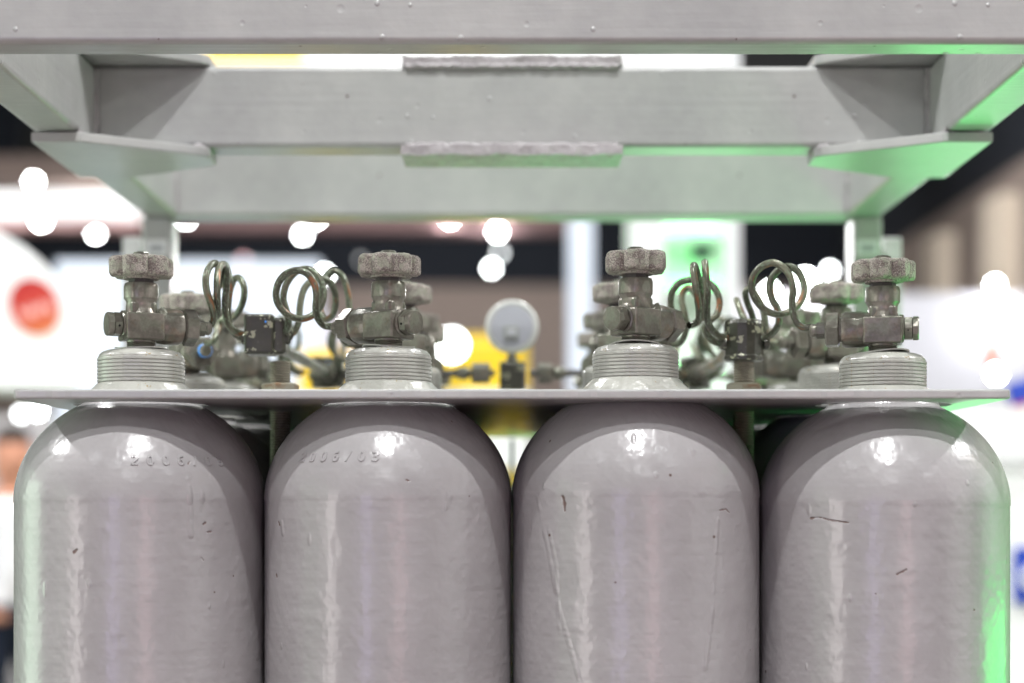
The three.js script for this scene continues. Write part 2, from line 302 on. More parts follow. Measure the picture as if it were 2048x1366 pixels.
const bodyGeom = (() => {
  const block = rbox(0.036, 0.0255, 0.0345, 0.0022, 0.1); block.translate(0, 0.0198, 0);
  const lower = lathe([[0.0, 0.0005], [0.0128, 0.0005], [0.0128, 0.0015], [0.0136, 0.002], [0.0128, 0.003], [0.0136, 0.0038], [0.0128, 0.0048], [0.0136, 0.0056], [0.0136, 0.009], [0.016, 0.0102], [0, 0.0102]], 36, 0.1, 0.5);
  const neck = lathe([[0.0165, 0.031], [0.0146, 0.034], [0.0138, 0.037], [0.0138, 0.0425], [0.015, 0.0452], [0.0162, 0.0468], [0.0163, 0.058], [0.0152, 0.061], [0.0118, 0.0613], [0, 0.0613]], 40, 0.1, 0.45);
  const web = rbox(0.025, 0.016, 0.025, 0.004, 0.1); web.translate(0, 0.036, 0);
  const out = roundX([[0.0, 0.012], [0.0155, 0.0125], [0.0165, 0.016], [0.0172, 0.020], [0.0172, 0.0345], [0.0158, 0.0378], [0.0118, 0.0382], [0.0118, 0.0402], [0, 0.0402]], 40); out.translate(0, 0.0217, 0);
  const boss = roundX([[0, 0.015], [0.0135, 0.0155], [0.0132, 0.0188], [0.0118, 0.0198], [0, 0.0198]], 32); boss.rotateY(Math.PI); boss.translate(0, 0.0217, 0);
  const drop = jitter(boxUV(new THREE.SphereGeometry(0.006, 14, 10), 0.1), 0.002, 900, 91); drop.scale(0.8, 1.4, 0.5); drop.translate(0.017, 0.03, 0.012);
  return join(block, lower, neck, web, out, boss, drop);
})();
const plugGeom = (() => { const a = hex(0.0205, 0.0085, 0.001), b = roundX([[0, 0.008], [0.0112, 0.0083], [0.0112, 0.0128], [0.0105, 0.0138], [0, 0.0138]], 32); const g = join(a, b); g.rotateY(Math.PI); return g; })();
const ventGeom = (() => { const g = new THREE.CylinderGeometry(0.0011, 0.0011, 0.001, 10); g.rotateX(Math.PI / 2); return g; })();
const nutGeom = hex(0.0305, 0.0135, 0.0016);
const connGeom = (() => { const a = hex(0.0135, 0.009, 0.0008), b = roundX([[0, 0.0085], [0.0064, 0.009], [0.0066, 0.0125], [0.0052, 0.0145], [0.0034, 0.0152], [0, 0.0152]], 20); return join(a, b); })();
const stemGeom = lathe([[0, 0.0608], [0.0122, 0.061], [0.0122, 0.0662], [0.0115, 0.0682], [0, 0.0684]], 8, 0.1, 0.4);
const wheelGeom = (lobes) => {
  const sh = new THREE.Shape(), n = 168; for (let i = 0; i <= n; i++) { const a = i / n * Math.PI * 2, c = Math.abs(Math.cos(a * lobes / 2)); const r = 0.0232 + 0.0072 * Math.pow(c, 0.7); i ? sh.lineTo(r * Math.cos(a), r * Math.sin(a)) : sh.moveTo(r * Math.cos(a), r * Math.sin(a)); }
  let g = new THREE.ExtrudeGeometry(sh, { depth: 0.0100, bevelEnabled: true, bevelSize: 0.0036, bevelOffset: -0.0036, bevelThickness: 0.0045, bevelSegments: 5, curveSegments: 4 });
  g.rotateX(-Math.PI / 2); g.translate(0, 0.0045, 0); g = mergeVertices((g.deleteAttribute('uv'), g.deleteAttribute('normal'), g), 1e-5); g = jitter(g, 0.0009, 420, 95 + lobes);
  const p = g.attributes.position; for (let i = 0; i < p.count; i++) { const y = p.getY(i), r = Math.hypot(p.getX(i), p.getZ(i)); if (y > 0.012) p.setY(i, y + 0.0014 * sst(0.026 - r, 0, 0.016)); }
  g.computeVertexNormals(); const hub = lathe([[0, -0.0022], [0.0165, -0.002], [0.0175, 0.002], [0, 0.002]], 32, 0.05); return join(boxUV(g, 0.05), hub);
};
const wheelGeoms = [wheelGeom(6), wheelGeom(7)];
const capGeom = lathe([[0, 0], [0.0078, 0], [0.0078, 0.0022], [0.0068, 0.0034], [0, 0.0036]], 8, 0.1, 0.4);
const ORD = ['first', 'second', 'third', 'fourth'];
// yaw of every valve (the outlet points towards its junction block), small height and turn differences
const YAW = [[28, 145, 44, 167], [-63, 214, -37, 198], [24, 150, 33, 160], [-52, 212, -40, 205]];
const LIFT = [[0, 0.0014, 0.0046, -0.0034], [-0.008, 0.003, 0.004, 0.0035], [0.0, -0.004, -0.002, 0], [0, 0.002, -0.003, 0.001]];
const rc = rng(77);
for (let r = 0; r < 4; r++) for (let c = 0; c < 4; c++) {
  const rowName = r === 0 ? 'front row' : `${ORD[r]} row back`;
  const special = r === 0 ? [', stamp on its shoulder right', ', shoulder stamp left', ', with long paint runs', ', cracked below the shoulder'][c] : '';
  const o = thing('gas_cylinder', `grey gas cylinder, ${ORD[c]} from left in the ${rowName}${special}`, 'gas cylinder', [COLX[c] * 0.995, EYE - 1.337 + LIFT[r][c], ROWZ[r]], 'gas cylinders standing in the rack');
  const Y = 1.337;                                      // shoulder line above the base
  mesh('shell', r ? shellCoarse : shellFine, r ? mPaintRear : paintMats[c], o, [0, Y, 0]);
  mesh('neck_ring', neckGeom, mNeck, o, [0, Y - 0.002, 0], [0, c * 1.3 + r, 0]);
  mesh('washer', washerGeom, mNeck, o, [0, Y + 0.1441, 0], [0.025 * (rc() - 0.5) * 2, c * 0.9, 0.05 * (rc() - 0.6)]);
  const v = mesh('valve', bodyGeom, mValve, o, [0, Y + 0.1446, 0], [0, YAW[r][c] * Math.PI / 180, 0]);
  const w = mesh('handwheel', wheelGeoms[(r + c) % 2], mWheel, v, [0, 0.0668, 0], [0, rc() * 6, 0.012 * (rc() - 0.5)]);
  mesh('wheel_nut', capGeom, mValve, v, [0, 0.0872, 0]);
  mesh('gland_nut', stemGeom, mValveDark, v, [0, 0, 0]);
  mesh('relief_plug', plugGeom, mValve, v, [-0.0195, 0.0217, 0], [0.3 + rc(), 0, 0]);
  if (r < 2) mesh('vent_hole', ventGeom, flat(0.01, 0.01, 0.01, 0.9), v, [-0.0235, 0.0217 - 0.002, (c % 2 ? -1 : 1) * 0.0103]);
  mesh('outlet_nut', nutGeom, mValve, v, [0.0398, 0.0217, 0], [0.35 + rc(), 0, 0]);
  mesh('tube_connector', connGeom, mValve, v, [0.0530, 0.0217, 0], [rc(), 0, 0]);
  if (r === 0 && c < 2) {                               // raised date stamp on the shoulder
    const chars = [...'2006/03'], parts = [], a0 = c ? -41 : 9, a1 = c ? -2 : 52, h0 = c ? 0.0345 : 0.0325;
    chars.forEach((ch, i) => {
      const g = new TextGeometry(ch, { font, size: 0.0092, depth: 0.0014, curveSegments: 4, bevelEnabled: true, bevelSize: 0.0002, bevelThickness: 0.0003, bevelSegments: 1 }); g.computeBoundingBox();
      const cx = (g.boundingBox.max.x + g.boundingBox.min.x) / 2, p = g.attributes.position, ang = (a0 + (a1 - a0) * i / 6) * Math.PI / 180;
      for (let k = 0; k < p.count; k++) {
        const y = h0 + p.getY(k) * 0.94, t = Math.asin(y / DOME), rr = RAD * Math.cos(t), nr = DOME * Math.cos(t), ny = RAD * Math.sin(t), nl = Math.hypot(nr, ny), e = p.getZ(k) - 0.0009;
        const A = ang + (p.getX(k) - cx) / rr, R2 = rr + e * nr / nl; p.setXYZ(k, R2 * Math.sin(A), y + e * ny / nl, R2 * Math.cos(A));
      }
      g.computeVertexNormals(); parts.push(boxUV(g, 0.5));
    });
    mesh('stamped_date', mergeGeometries(parts.map(keep)), paintMats[c], o, [0, Y, 0]);
  }
}

// ================================================================ RETAINING PLATE AND TIE RODS
{
  const top = EYE + 0.0995, th = 0.0086, hx = 0.4405, z0 = 0.1047, z1 = -0.815, cr = 0.006;
  const sh = new THREE.Shape(); const en = fbm(90, 1, 3, 505); sh.moveTo(-hx + cr, -z0); for (let i = 1; i <= 150; i++) { const t = i / 150; sh.lineTo(lerp(-hx + cr, hx - cr, t), -z0 + (i < 150 ? (en(t, 0.5) - 0.5) * 0.0017 : 0)); } sh.quadraticCurveTo(hx, -z0, hx, -z0 + cr); sh.lineTo(hx, -z1); sh.lineTo(-hx, -z1); sh.lineTo(-hx, -z0 + cr); sh.quadraticCurveTo(-hx, -z0, -hx + cr, -z0);
  for (const x of COLX) for (const z of ROWZ) { const h = new THREE.Path(); h.absarc(x * 0.995, -z, 0.0615, 0, Math.PI * 2, true); sh.holes.push(h); }
  for (const x of [-0.234, 0.234]) for (const z of [-0.117, -0.585]) { const h = new THREE.Path(); h.absarc(x, -z, 0.0115, 0, Math.PI * 2, true); sh.holes.push(h); }
  const g = new THREE.ExtrudeGeometry(sh, { depth: th - 0.004, bevelEnabled: true, bevelSize: 0.002, bevelThickness: 0.002, bevelOffset: -0.002, bevelSegments: 3, curveSegments: 40 });
  g.rotateX(-Math.PI / 2);
  solo('retaining_plate', boxUV(g, 0.5), mPaint, 'wide grey steel plate with holes holding the cylinder necks', 'plate', null, [0, top - th + 0.002, 0]);
  const rodLen = 0.1425 + EYE - 0.115, prof = [[0, 0], [0.0095, 0]];
  const smooth = rodLen - 0.115; prof.push([0.0095, smooth]); for (let y = smooth; y < rodLen - 0.003; y += 0.0026) prof.push([0.0096, y], [0.0108, y + 0.0009], [0.0108, y + 0.0013], [0.0096, y + 0.0022]);
  prof.push([0.009, rodLen - 0.0005], [0, rodLen]);
  const rodG = lathe(prof, 28, 0.1, 0.5), nutG = hex(0.034, 0.0185, 0.002); nutG.rotateZ(Math.PI / 2); const wash = lathe([[0.0112, 0], [0.0205, 0], [0.0205, 0.0016], [0.0112, 0.0016]], 32, 0.1);
  [[-0.234, -0.117, 'threaded tie rod between the first two front cylinders, left of centre'], [0.234, -0.117, 'threaded tie rod under the right front junction block'], [-0.234, -0.585, 'threaded tie rod between the left rear cylinders'], [0.234, -0.585, 'threaded tie rod between the right rear cylinders']].forEach(([x, z, lab], i) => {
    const t = thing('tie_rod', lab, 'tie rod', [x, 0.115, z], 'tie rods through the retaining plate');
    mesh('threaded_bar', rodG, mRod, t, [0, 0, 0]); mesh('washer', wash, mNeck, t, [0, EYE + 0.0996 - 0.115, 0]); mesh('nut', nutG, mRod, t, [0, EYE + 0.1014 - 0.115, 0], [0, 0.4 + i, 0]);
  });
  const thin = thing('support_rod', 'thin dark rod upright in the gap between the middle cylinders', 'rod', [0.0, 0.1, -0.86]);
  mesh('bar', lathe([[0, 0], [0.0032, 0], [0.0032, 1.44], [0, 1.44]], 14, 0.1), flat(0.03, 0.06, 0.04, 0.5), thin); mesh('foot', lathe([[0, 0], [0.012, 0], [0.012, 0.01], [0, 0.01]], 14, 0.1), mValveDark, thin);
}

// ================================================================ MANIFOLD: junction blocks, pipes, pigtails, gauge
const BY = EYE + 0.165;
function junction(x, z, y, lab, kind) {
  const t = thing('junction_block', lab, 'junction block', [x, y, z], 'junction blocks of the manifold');
  const b = kind ? lathe([[0, -0.021], [0.0185, -0.021], [0.0205, -0.0195], [0.0205, -0.0165], [0.0195, -0.015], [0.0205, 0.016], [0.019, 0.0195], [0.015, 0.0205], [0, 0.0212]], 14, 0.1, 0.35) : (() => { const q = rbox(0.030, 0.04, 0.036, 0.0035, 0.1), s = rbox(0.014, 0.036, 0.03, 0.004, 0.1); q.translate(-0.006, 0, 0); s.translate(0.0135, -0.0015, 0.001); return join(q, s); })();
  mesh('block', b, mBlock, t);
  for (const s of [-1, 1]) for (const k of [-1, 1]) mesh('port', roundX([[0.0062, 0], [0.0062, 0.004], [0.0046, 0.0055], [0.0033, 0.006]], 18), mBlock, t, [s * 0.019, -0.001 - 0.003 * k, k * 0.009], [0, s > 0 ? 0 : Math.PI, 0]);
  if (!kind) { const dab = mesh('paint_dab', new THREE.CircleGeometry(0.0011, 14), flat(0.05, 0.3, 0.85, 0.4), t, [0.001, 0.012, 0.0184]); }
  return t;
}
junction(-0.2455, -0.105, BY + 0.002, 'small black junction block with a blue paint dab, left of centre', 0);
junction(0.2325, -0.105, BY - 0.003, 'flaked black round junction block right of centre above its tie rod', 1);
junction(-0.2345, -0.585, BY, 'blurred black junction block in the left rear behind the second valve', 0);
junction(0.2345, -0.585, BY, 'blurred black junction block in the right rear behind the third valve', 1);
const pipeG = (pts, r) => tube(pts.map((p) => V(...p)), r, 6);
for (const s of [-1, 1]) {
  const t = thing('manifold_pipe', s < 0 ? 'thick greenish pipe running back from the left junction block' : 'thick greenish pipe running back from the right junction block', 'pipe', [0, 0, 0], 'pipes of the manifold');
  const x0 = s < 0 ? -0.2455 : 0.2325;
  mesh('pipe', pipeG([[x0, BY, -0.12], [x0 - s * 0.002, BY - 0.002, -0.2], [s * 0.236, BY - 0.004, -0.35], [s * 0.2345, BY - 0.002, -0.5], [s * 0.2345, BY, -0.575]], 0.0062), mCopper, t);
  for (const z of [-0.135, -0.55]) { const n = hex(0.021, 0.014, 0.0012); n.rotateY(Math.PI / 2); mesh('union_nut', n, mValve, t, [s * (z > -0.3 ? Math.abs(x0) : 0.2345), BY - 0.001, z]); }
  const u = thing('cross_pipe', s < 0 ? 'cross pipe with union nut left of the pressure gauge' : 'cross pipe with union nut right of the pressure gauge', 'pipe', [0, 0, 0], 'pipes of the manifold');
  mesh('pipe', pipeG([[s * 0.022, BY, -0.585], [s * 0.09, BY, -0.585], [s * 0.16, BY, -0.585], [s * 0.212, BY, -0.585]], 0.0046), mValveDark, u);
  const n1 = hex(0.0225, s < 0 ? 0.024 : 0.02, 0.0014), n2 = roundX([[0.0046, 0], [0.0085, 0.003], [0.0085, 0.012], [0.0046, 0.019]], 20);
  mesh('union_nut', n1, mValve, u, [s < 0 ? -0.052 : 0.032, BY, -0.585]); mesh('reducer', n2, mValve, u, [s < 0 ? -0.054 : 0.052, BY, -0.585], [0, s < 0 ? Math.PI : 0, 0]);
}
{
  const g = thing('pressure_gauge', 'blurred round pale pressure gauge seen from behind, between the middle valves', 'gauge', [0, BY, -0.585]);
  mesh('base_block', rbox(0.032, 0.036, 0.03, 0.003, 0.1), mBlock, g, [0, -0.004, 0]);
  mesh('stem', lathe([[0, 0.012], [0.0075, 0.012], [0.0075, 0.02], [0.005, 0.022], [0.005, 0.036], [0, 0.036]], 20, 0.1), mValve, g);
  const cs = roundX([[0, -0.010], [0.027, -0.010], [0.0325, -0.0085], [0.034, -0.006], [0.034, 0.004], [0.0325, 0.006], [0.030, 0.0068], [0.029, 0.0052], [0, 0.0052]], 56); cs.rotateY(-Math.PI / 2);
  mesh('case', cs, flat(0.62, 0.63, 0.6, 0.3, { metalness: 0.15 }), g, [0, 0.059, 0]);
  mesh('back_disc', (() => { const q = roundX([[0, 0], [0.0275, 0], [0.0268, 0.0012], [0, 0.0012]], 48); q.rotateY(-Math.PI / 2); return q; })(), flat(0.40, 0.41, 0.45, 0.35), g, [0, 0.059, 0.0054]);
  const bo = mesh('relief_boss', rbox(0.019, 0.017, 0.004, 0.001, 0.1), flat(0.3, 0.31, 0.29, 0.4), g, [-0.001, 0.051, 0.008]); mesh('relief_plate', rbox(0.012, 0.009, 0.002, 0.0006, 0.1), flat(0.5, 0.51, 0.54, 0.4), bo, [0, 0, 0.0025]);
}
// pigtail coils: [x, y, distance] as sighted, turned into real places
const PIG = {
  a: [[405, 654, 1.655], [412, 655.5, 1.661], [421, 650, 1.664], [427.5, 637, 1.662], [424, 614, 1.655], [413, 580, 1.648], [412, 553, 1.65], [419, 534, 1.657], [429, 527, 1.668], [437, 535, 1.686], [439, 556, 1.702], [433, 590, 1.708], [426, 618, 1.702], [427, 634, 1.69], [433, 632, 1.674], [435, 612, 1.66], [434, 580, 1.652], [435, 551, 1.656], [439, 535, 1.667], [446, 529, 1.68], [452, 540, 1.696], [453, 570, 1.706], [450, 605, 1.708], [452, 635, 1.708], [461, 655, 1.712], [474, 665, 1.72], [486, 668, 1.726], [494, 668, 1.728]],
  b: [[672, 652, 1.670], [661, 653, 1.674], [648.8, 651.4, 1.674], [636.5, 638, 1.668], [631.5, 617.6, 1.66], [633, 590, 1.655], [628.5, 568, 1.653], [615, 548, 1.652], [595, 540.7, 1.653], [573.4, 547, 1.655], [558, 564, 1.658], [552, 587, 1.662], [555, 605, 1.666], [567, 622, 1.67], [586, 634.5, 1.675], [606, 637.6, 1.68], [626, 630, 1.685], [641, 612, 1.689], [647, 588, 1.692], [642, 563, 1.695], [629, 545, 1.698], [612, 538, 1.70], [592, 544, 1.703], [576, 562, 1.706], [568, 583, 1.708], [567, 600, 1.71], [572, 618, 1.712], [577, 638, 1.714], [576, 654, 1.718], [568, 666, 1.723], [556, 669, 1.726], [548, 669, 1.727]],
  c: [[1378, 651, 1.682], [1388, 648, 1.686], [1396, 642, 1.684], [1398, 627, 1.676], [1395, 598, 1.666], [1390, 567, 1.66], [1386.5, 543, 1.662], [1386, 532, 1.67], [1390, 533, 1.684], [1396, 552, 1.70], [1402, 590, 1.712], [1405, 622, 1.716], [1408, 636, 1.722], [1411, 622, 1.73], [1411, 585, 1.728], [1410, 545, 1.715], [1409.5, 527, 1.698], [1410, 527, 1.684], [1412.5, 553, 1.672], [1415, 584, 1.672], [1414, 612, 1.678], [1415, 640, 1.688], [1421, 655, 1.698], [1431, 667, 1.71], [1442, 674, 1.72], [1451, 676, 1.726], [1457, 676, 1.728]],
  d: [[1517, 677, 1.726], [1526, 676.5, 1.725], [1536, 673.5, 1.722], [1551, 660, 1.716], [1558, 640, 1.71], [1554, 616, 1.707], [1545, 600, 1.706], [1539.5, 577, 1.704], [1544, 556, 1.702], [1558, 540, 1.70], [1579, 533, 1.697], [1596.5, 544, 1.694], [1607, 565, 1.69], [1608, 584, 1.687], [1600, 605, 1.684], [1582, 621, 1.681], [1561, 629, 1.678], [1540, 625, 1.675], [1521, 612, 1.672], [1508, 593, 1.669], [1503, 570, 1.667], [1510, 547, 1.664], [1526, 531.6, 1.661], [1547, 525.5, 1.658], [1566.5, 535, 1.655], [1580.5, 554, 1.652], [1586, 579, 1.65], [1584, 602, 1.649], [1587, 628, 1.648], [1595, 647, 1.648], [1607, 655, 1.647], [1616, 655, 1.6465], [1624, 654, 1.646]],
  e: [[494, 674, 1.744], [485, 675, 1.743], [470, 668, 1.738], [460, 651, 1.73], [456, 625, 1.726], [458, 595, 1.722], [460, 565, 1.72], [456, 543, 1.724], [450, 530, 1.734], [446, 540, 1.752], [449, 570, 1.764], [457, 590, 1.768], [463, 572, 1.766], [469, 558, 1.763], [478, 556, 1.758], [487, 570, 1.753], [488.5, 590, 1.752], [482, 614, 1.758], [470, 633, 1.768], [456, 641, 1.778], [445, 639, 1.786], [438.5, 644, 1.79], [435, 662, 1.786], [428, 680, 1.78], [420, 686, 1.79], [413, 686, 1.80]],
  f: [[548, 673, 1.744], [560, 675, 1.744], [573, 674, 1.744], [589, 662, 1.746], [598, 642, 1.748], [599.6, 617, 1.749], [602.6, 596, 1.75], [610, 575, 1.752], [622, 563, 1.754], [642, 557, 1.758], [660, 565, 1.763], [670, 586, 1.768], [671, 610, 1.772], [664, 632, 1.777], [651, 639, 1.782], [641, 624, 1.787], [641, 595, 1.791], [646, 567, 1.795], [654, 550, 1.798], [666, 541.5, 1.80], [682.5, 550, 1.80], [693, 575, 1.80], [698, 603, 1.80], [697, 632, 1.80], [690, 660, 1.80], [686, 680, 1.806], [694, 688, 1.816], [702, 689, 1.824]],
  g: [[1457, 688, 1.744], [1444, 688, 1.744], [1430, 684, 1.742], [1417, 672, 1.74], [1412, 655, 1.739], [1420, 642, 1.74], [1433, 630, 1.742], [1439, 610, 1.744], [1437, 592, 1.746], [1428, 575, 1.748], [1414, 564, 1.75], [1396, 560, 1.752], [1374, 561, 1.754], [1356, 568, 1.757], [1344, 585, 1.76], [1341, 606, 1.764], [1346, 628, 1.768], [1362, 645, 1.774], [1382, 651, 1.78], [1398, 641, 1.786], [1400, 617, 1.79], [1392, 590, 1.794], [1378, 575, 1.798], [1367, 582, 1.80], [1363, 600, 1.80], [1368, 622, 1.798], [1373, 650, 1.80], [1366, 678, 1.806], [1357, 688, 1.814], [1346, 689, 1.822]],
  h: [[1517, 690, 1.744], [1526, 688, 1.745], [1533, 674, 1.748], [1531, 648, 1.752], [1526, 620, 1.755], [1514, 592, 1.757], [1500, 578, 1.758], [1491, 583, 1.76], [1494, 604, 1.765], [1504, 630, 1.77], [1506, 648, 1.776], [1496, 652, 1.784], [1484, 630, 1.79], [1476, 608, 1.796], [1473, 600, 1.806], [1478, 612, 1.82], [1490, 640, 1.832], [1508, 668, 1.84], [1530, 683, 1.845], [1548, 686, 1.846], [1558, 685, 1.845]],
};
const PIGLAB = { a: 'copper pigtail coil with upright loops right of the first front valve', b: 'copper pigtail coil of two round loops left of the second front valve', c: 'copper pigtail coil with tall narrow loops right of the third front valve', d: 'copper pigtail coil of two wide round loops left of the fourth front valve', e: 'copper pigtail behind the first coil, running down to a second row valve', f: 'copper pigtail with bare copper bends behind the second front coil', g: 'copper pigtail ring behind the tall narrow loops of the third coil', h: 'green spotted copper pigtail behind the right junction block' };
const REARLAB = { a: 'blurred pigtail coil of the third row, farthest left', b: 'blurred pigtail coil of the third row beside the second column', c: 'blurred pigtail coil of the third row beside the third column', d: 'blurred pigtail coil of the third row, farthest right', e: 'blurred pigtail coil of the last row, farthest left', f: 'blurred pigtail coil of the last row beside the second column', g: 'blurred pigtail coil of the last row beside the third column', h: 'blurred pigtail coil of the last row, farthest right' };
for (const k of Object.keys(PIG)) {
  const base = PIG[k].map(([px, py, d]) => at(px, py, d)), g = tube(base);
  const o = solo('pigtail_tube', g, mCopper, PIGLAB[k], 'pigtail tube', 'copper pigtail tubes of the manifold');
  const q = o.clone(); q.name = numbered('pigtail_tube'); q.position.set(k < 'e' || k > 'f' ? 0.002 : -0.002, -0.002, -0.468); q.userData = { ...o.userData, label: REARLAB[k] }; scene.add(q);
}
// blue marking ring on the fitting of the second row
solo('marking_ring', (() => { const q = roundX([[0.0068, 0], [0.0074, 0.0005], [0.0074, 0.004], [0.0068, 0.0045]], 20); return q; })(), flat(0.05, 0.3, 0.85, 0.4), 'blue marking ring on a tube fitting behind the first valve', 'marking ring', null, [-0.349 * 1 + 0.0595 * Math.cos(63 * Math.PI / 180), EYE + 0.1446 + 0.0217 - 0.008, -0.234 + 0.0595 * Math.sin(63 * Math.PI / 180)], [0, -63 * Math.PI / 180, 0]);

// ================================================================ BACKGROUND: booths of the exhibition, out of focus
function panel(name, px0, px1, py0, py1, d, th, m, label, cat, group) {   // upright board facing the rack, sighted extents at distance d
  const a = at(px0, py0, d), b = at(px1, py1, d); return solo(name, bx(b.x - a.x, a.y - b.y, th), m, label, cat, group, [(a.x + b.x) / 2, (a.y + b.y) / 2, a.z - th / 2]);
}
const toFloor = (d) => 1004 + EYE / d * FOC;
const mWhiteBlue = flat(0.60, 0.66, 0.76, 0.6), mWhite = flat(0.84, 0.84, 0.84, 0.6), mLav = flat(0.62, 0.58, 0.64, 0.7), mYellow = flat(0.85, 0.56, 0.01, 0.35), mGreyW = flat(0.7, 0.7, 0.72, 0.6);
panel('booth_wall', 112, 640, 521, toFloor(9), 9, 0.08, mWhiteBlue, 'plain bluish white booth wall behind the left half of the rack', 'booth wall');
panel('booth_wall', 560, 800, 640, toFloor(12), 12, 0.08, mLav, 'low lavender booth wall behind the second valve', 'booth wall');
panel('booth_wall', 1452, 2330, 588, toFloor(12), 12, 0.08, flat(0.56, 0.56, 0.61, 0.6), 'wide white booth wall behind the right end of the rack', 'booth wall');
panel('booth_post', 1138, 1186, 250, toFloor(10), 10, 0.14, mWhiteBlue, 'tall pale bluish post right of the pressure gauge', 'post');
// white banner and ducts overhead
const bann = thing('hanging_banner', 'bright white hanging banner with a yellow stripe above the middle beam', 'banner');
{ const d = 12, a = at(390, 40, d), b = at(1340, 140, d); mesh('board', bx(b.x - a.x, a.y - b.y, 0.06), mWhite, bann, [(a.x + b.x) / 2, (a.y + b.y) / 2, a.z]);
  const c = at(412, 60, d), e = at(612, 124, d); mesh('stripe', bx(e.x - c.x, c.y - e.y, 0.01), mYellow, bann, [(c.x + e.x) / 2, (c.y + e.y) / 2, a.z + 0.037]);
  for (const px of [880, 1135]) { const q = at(px, 118, d); mesh('hanger', bx(0.12, 0.09, 0.03), mGreyW, bann, [q.x, q.y, a.z + 0.05]); }
  for (const px of [500, 1200]) { const q = at(px, 40, d); mesh('cable', new THREE.CylinderGeometry(0.01, 0.01, 12 - q.y, 8), mWallDark, bann, [q.x, (12 + q.y) / 2, a.z]); } }
panel('booth_post', 1405, 1440, 60, 330, 9, 0.1, mGreyW, 'short pale hanging post right of the white banner', 'post');
panel('hanging_fascia', -420, 278, 384, 437, 14, 0.3, mWhite, 'long white hanging fascia at the upper left', 'fascia');
panel('fascia_trim', -420, 278, 437.5, 455, 14, 0.3, flat(0.5, 0.3, 0.29, 0.7), 'pinkish trim board under the white hanging fascia', 'trim board');
panel('air_duct', -500, 222, 312, 366, 22, 0.6, flat(0.2, 0.15, 0.13, 0.8), 'dark brown duct at the upper left above the white fascia', 'duct');
panel('air_duct', 330, 1136, 415, 458, 26, 0.6, flat(0.2, 0.12, 0.12, 0.8), 'dull reddish duct just below the rear beam', 'duct');
// round white sign with a red oval at the left edge
{
  const d = 6.2, t = thing('round_sign', 'white rounded sign with a red and orange oval at the left edge', 'sign');
  const c = at(-90, 690, d), sh = new THREE.Shape(); const w = 0.40, h = 0.43; sh.moveTo(-w, -0.15); sh.lineTo(w, -0.15); sh.lineTo(w, -0.02); sh.bezierCurveTo(w, 0.22, 0.22, h * 0.9, -0.1, h); sh.lineTo(-w, h); sh.closePath();
  const g = new THREE.ExtrudeGeometry(sh, { depth: 0.1, bevelEnabled: true, bevelSize: 0.03, bevelThickness: 0.03, bevelSegments: 4, curveSegments: 24 });
  t.position.copy(c); t.rotation.y = 0.25; mesh('board', g, mWhite, t);
  const cv = document.createElement('canvas'); cv.width = 256; cv.height = 256; const x = cv.getContext('2d'); const gr = x.createLinearGradient(0, 0, 0, 256); gr.addColorStop(0, '#a80d05'); gr.addColorStop(0.55, '#c04030'); gr.addColorStop(1, '#d07a40'); x.fillStyle = gr; x.fillRect(0, 0, 256, 256); x.fillStyle = 'rgba(255,235,230,0.75)'; for (let i = 0; i < 6; i++) x.fillRect(40 + i * 30, 120 + (i % 2) * 10, 20, 26 + (i % 3) * 8);
  const ct = new THREE.CanvasTexture(cv); ct.colorSpace = THREE.SRGBColorSpace;
  const el = new THREE.CircleGeometry(1, 48); el.scale(0.088, 0.105, 1); el.rotateZ(0.35);
  const o = mesh('printed_oval', el, std({ map: ct, roughness: 0.5 }), t); const q = at(60, 617, d).sub(c); o.position.set(q.x / Math.cos(0.25), q.y, 0.134);
  mesh('stand', bx(0.2, c.y - 0.16, 0.08), mGreyW, t, [-0.28, -0.16 - (c.y - 0.16) / 2, 0.05]);
}
// yellow machines
function yellowMachine(px0, px1, py0, d, label) {
  const a = at(px0, py0, d), b = at(px1, py0, d), t = thing('yellow_machine', label, 'machine', [(a.x + b.x) / 2, 0, a.z - 0.2], 'yellow machines on show');
  const w = b.x - a.x; mesh('housing', rbox(w, a.y - 0.1, 0.4, 0.03), mYellow, t, [0, (a.y + 0.1) / 2, 0]); mesh('white_band', rbox(w * 1.02, 0.3, 0.41, 0.01), mWhite, t, [0, EYE + (1004 - 862) / FOC * d, 0.003]); mesh('lid', rbox(w * 0.94, 0.02, 0.36, 0.008), flat(0.75, 0.5, 0.02, 0.4), t, [0, a.y + 0.008, 0]);
  mesh('vent_panel', rbox(w * 0.6, 0.12, 0.02, 0.006), flat(0.05, 0.05, 0.05, 0.5), t, [0, a.y * 0.45, 0.206]); mesh('plinth', bx(w * 0.96, 0.1, 0.36), flat(0.05, 0.05, 0.05), t, [0, 0.05, 0]);
}
yellowMachine(860, 1056, 676, 6.5, 'bright yellow machine behind the pressure gauge');
yellowMachine(596, 700, 706, 7.2, 'bright yellow machine behind the left rear junction block');
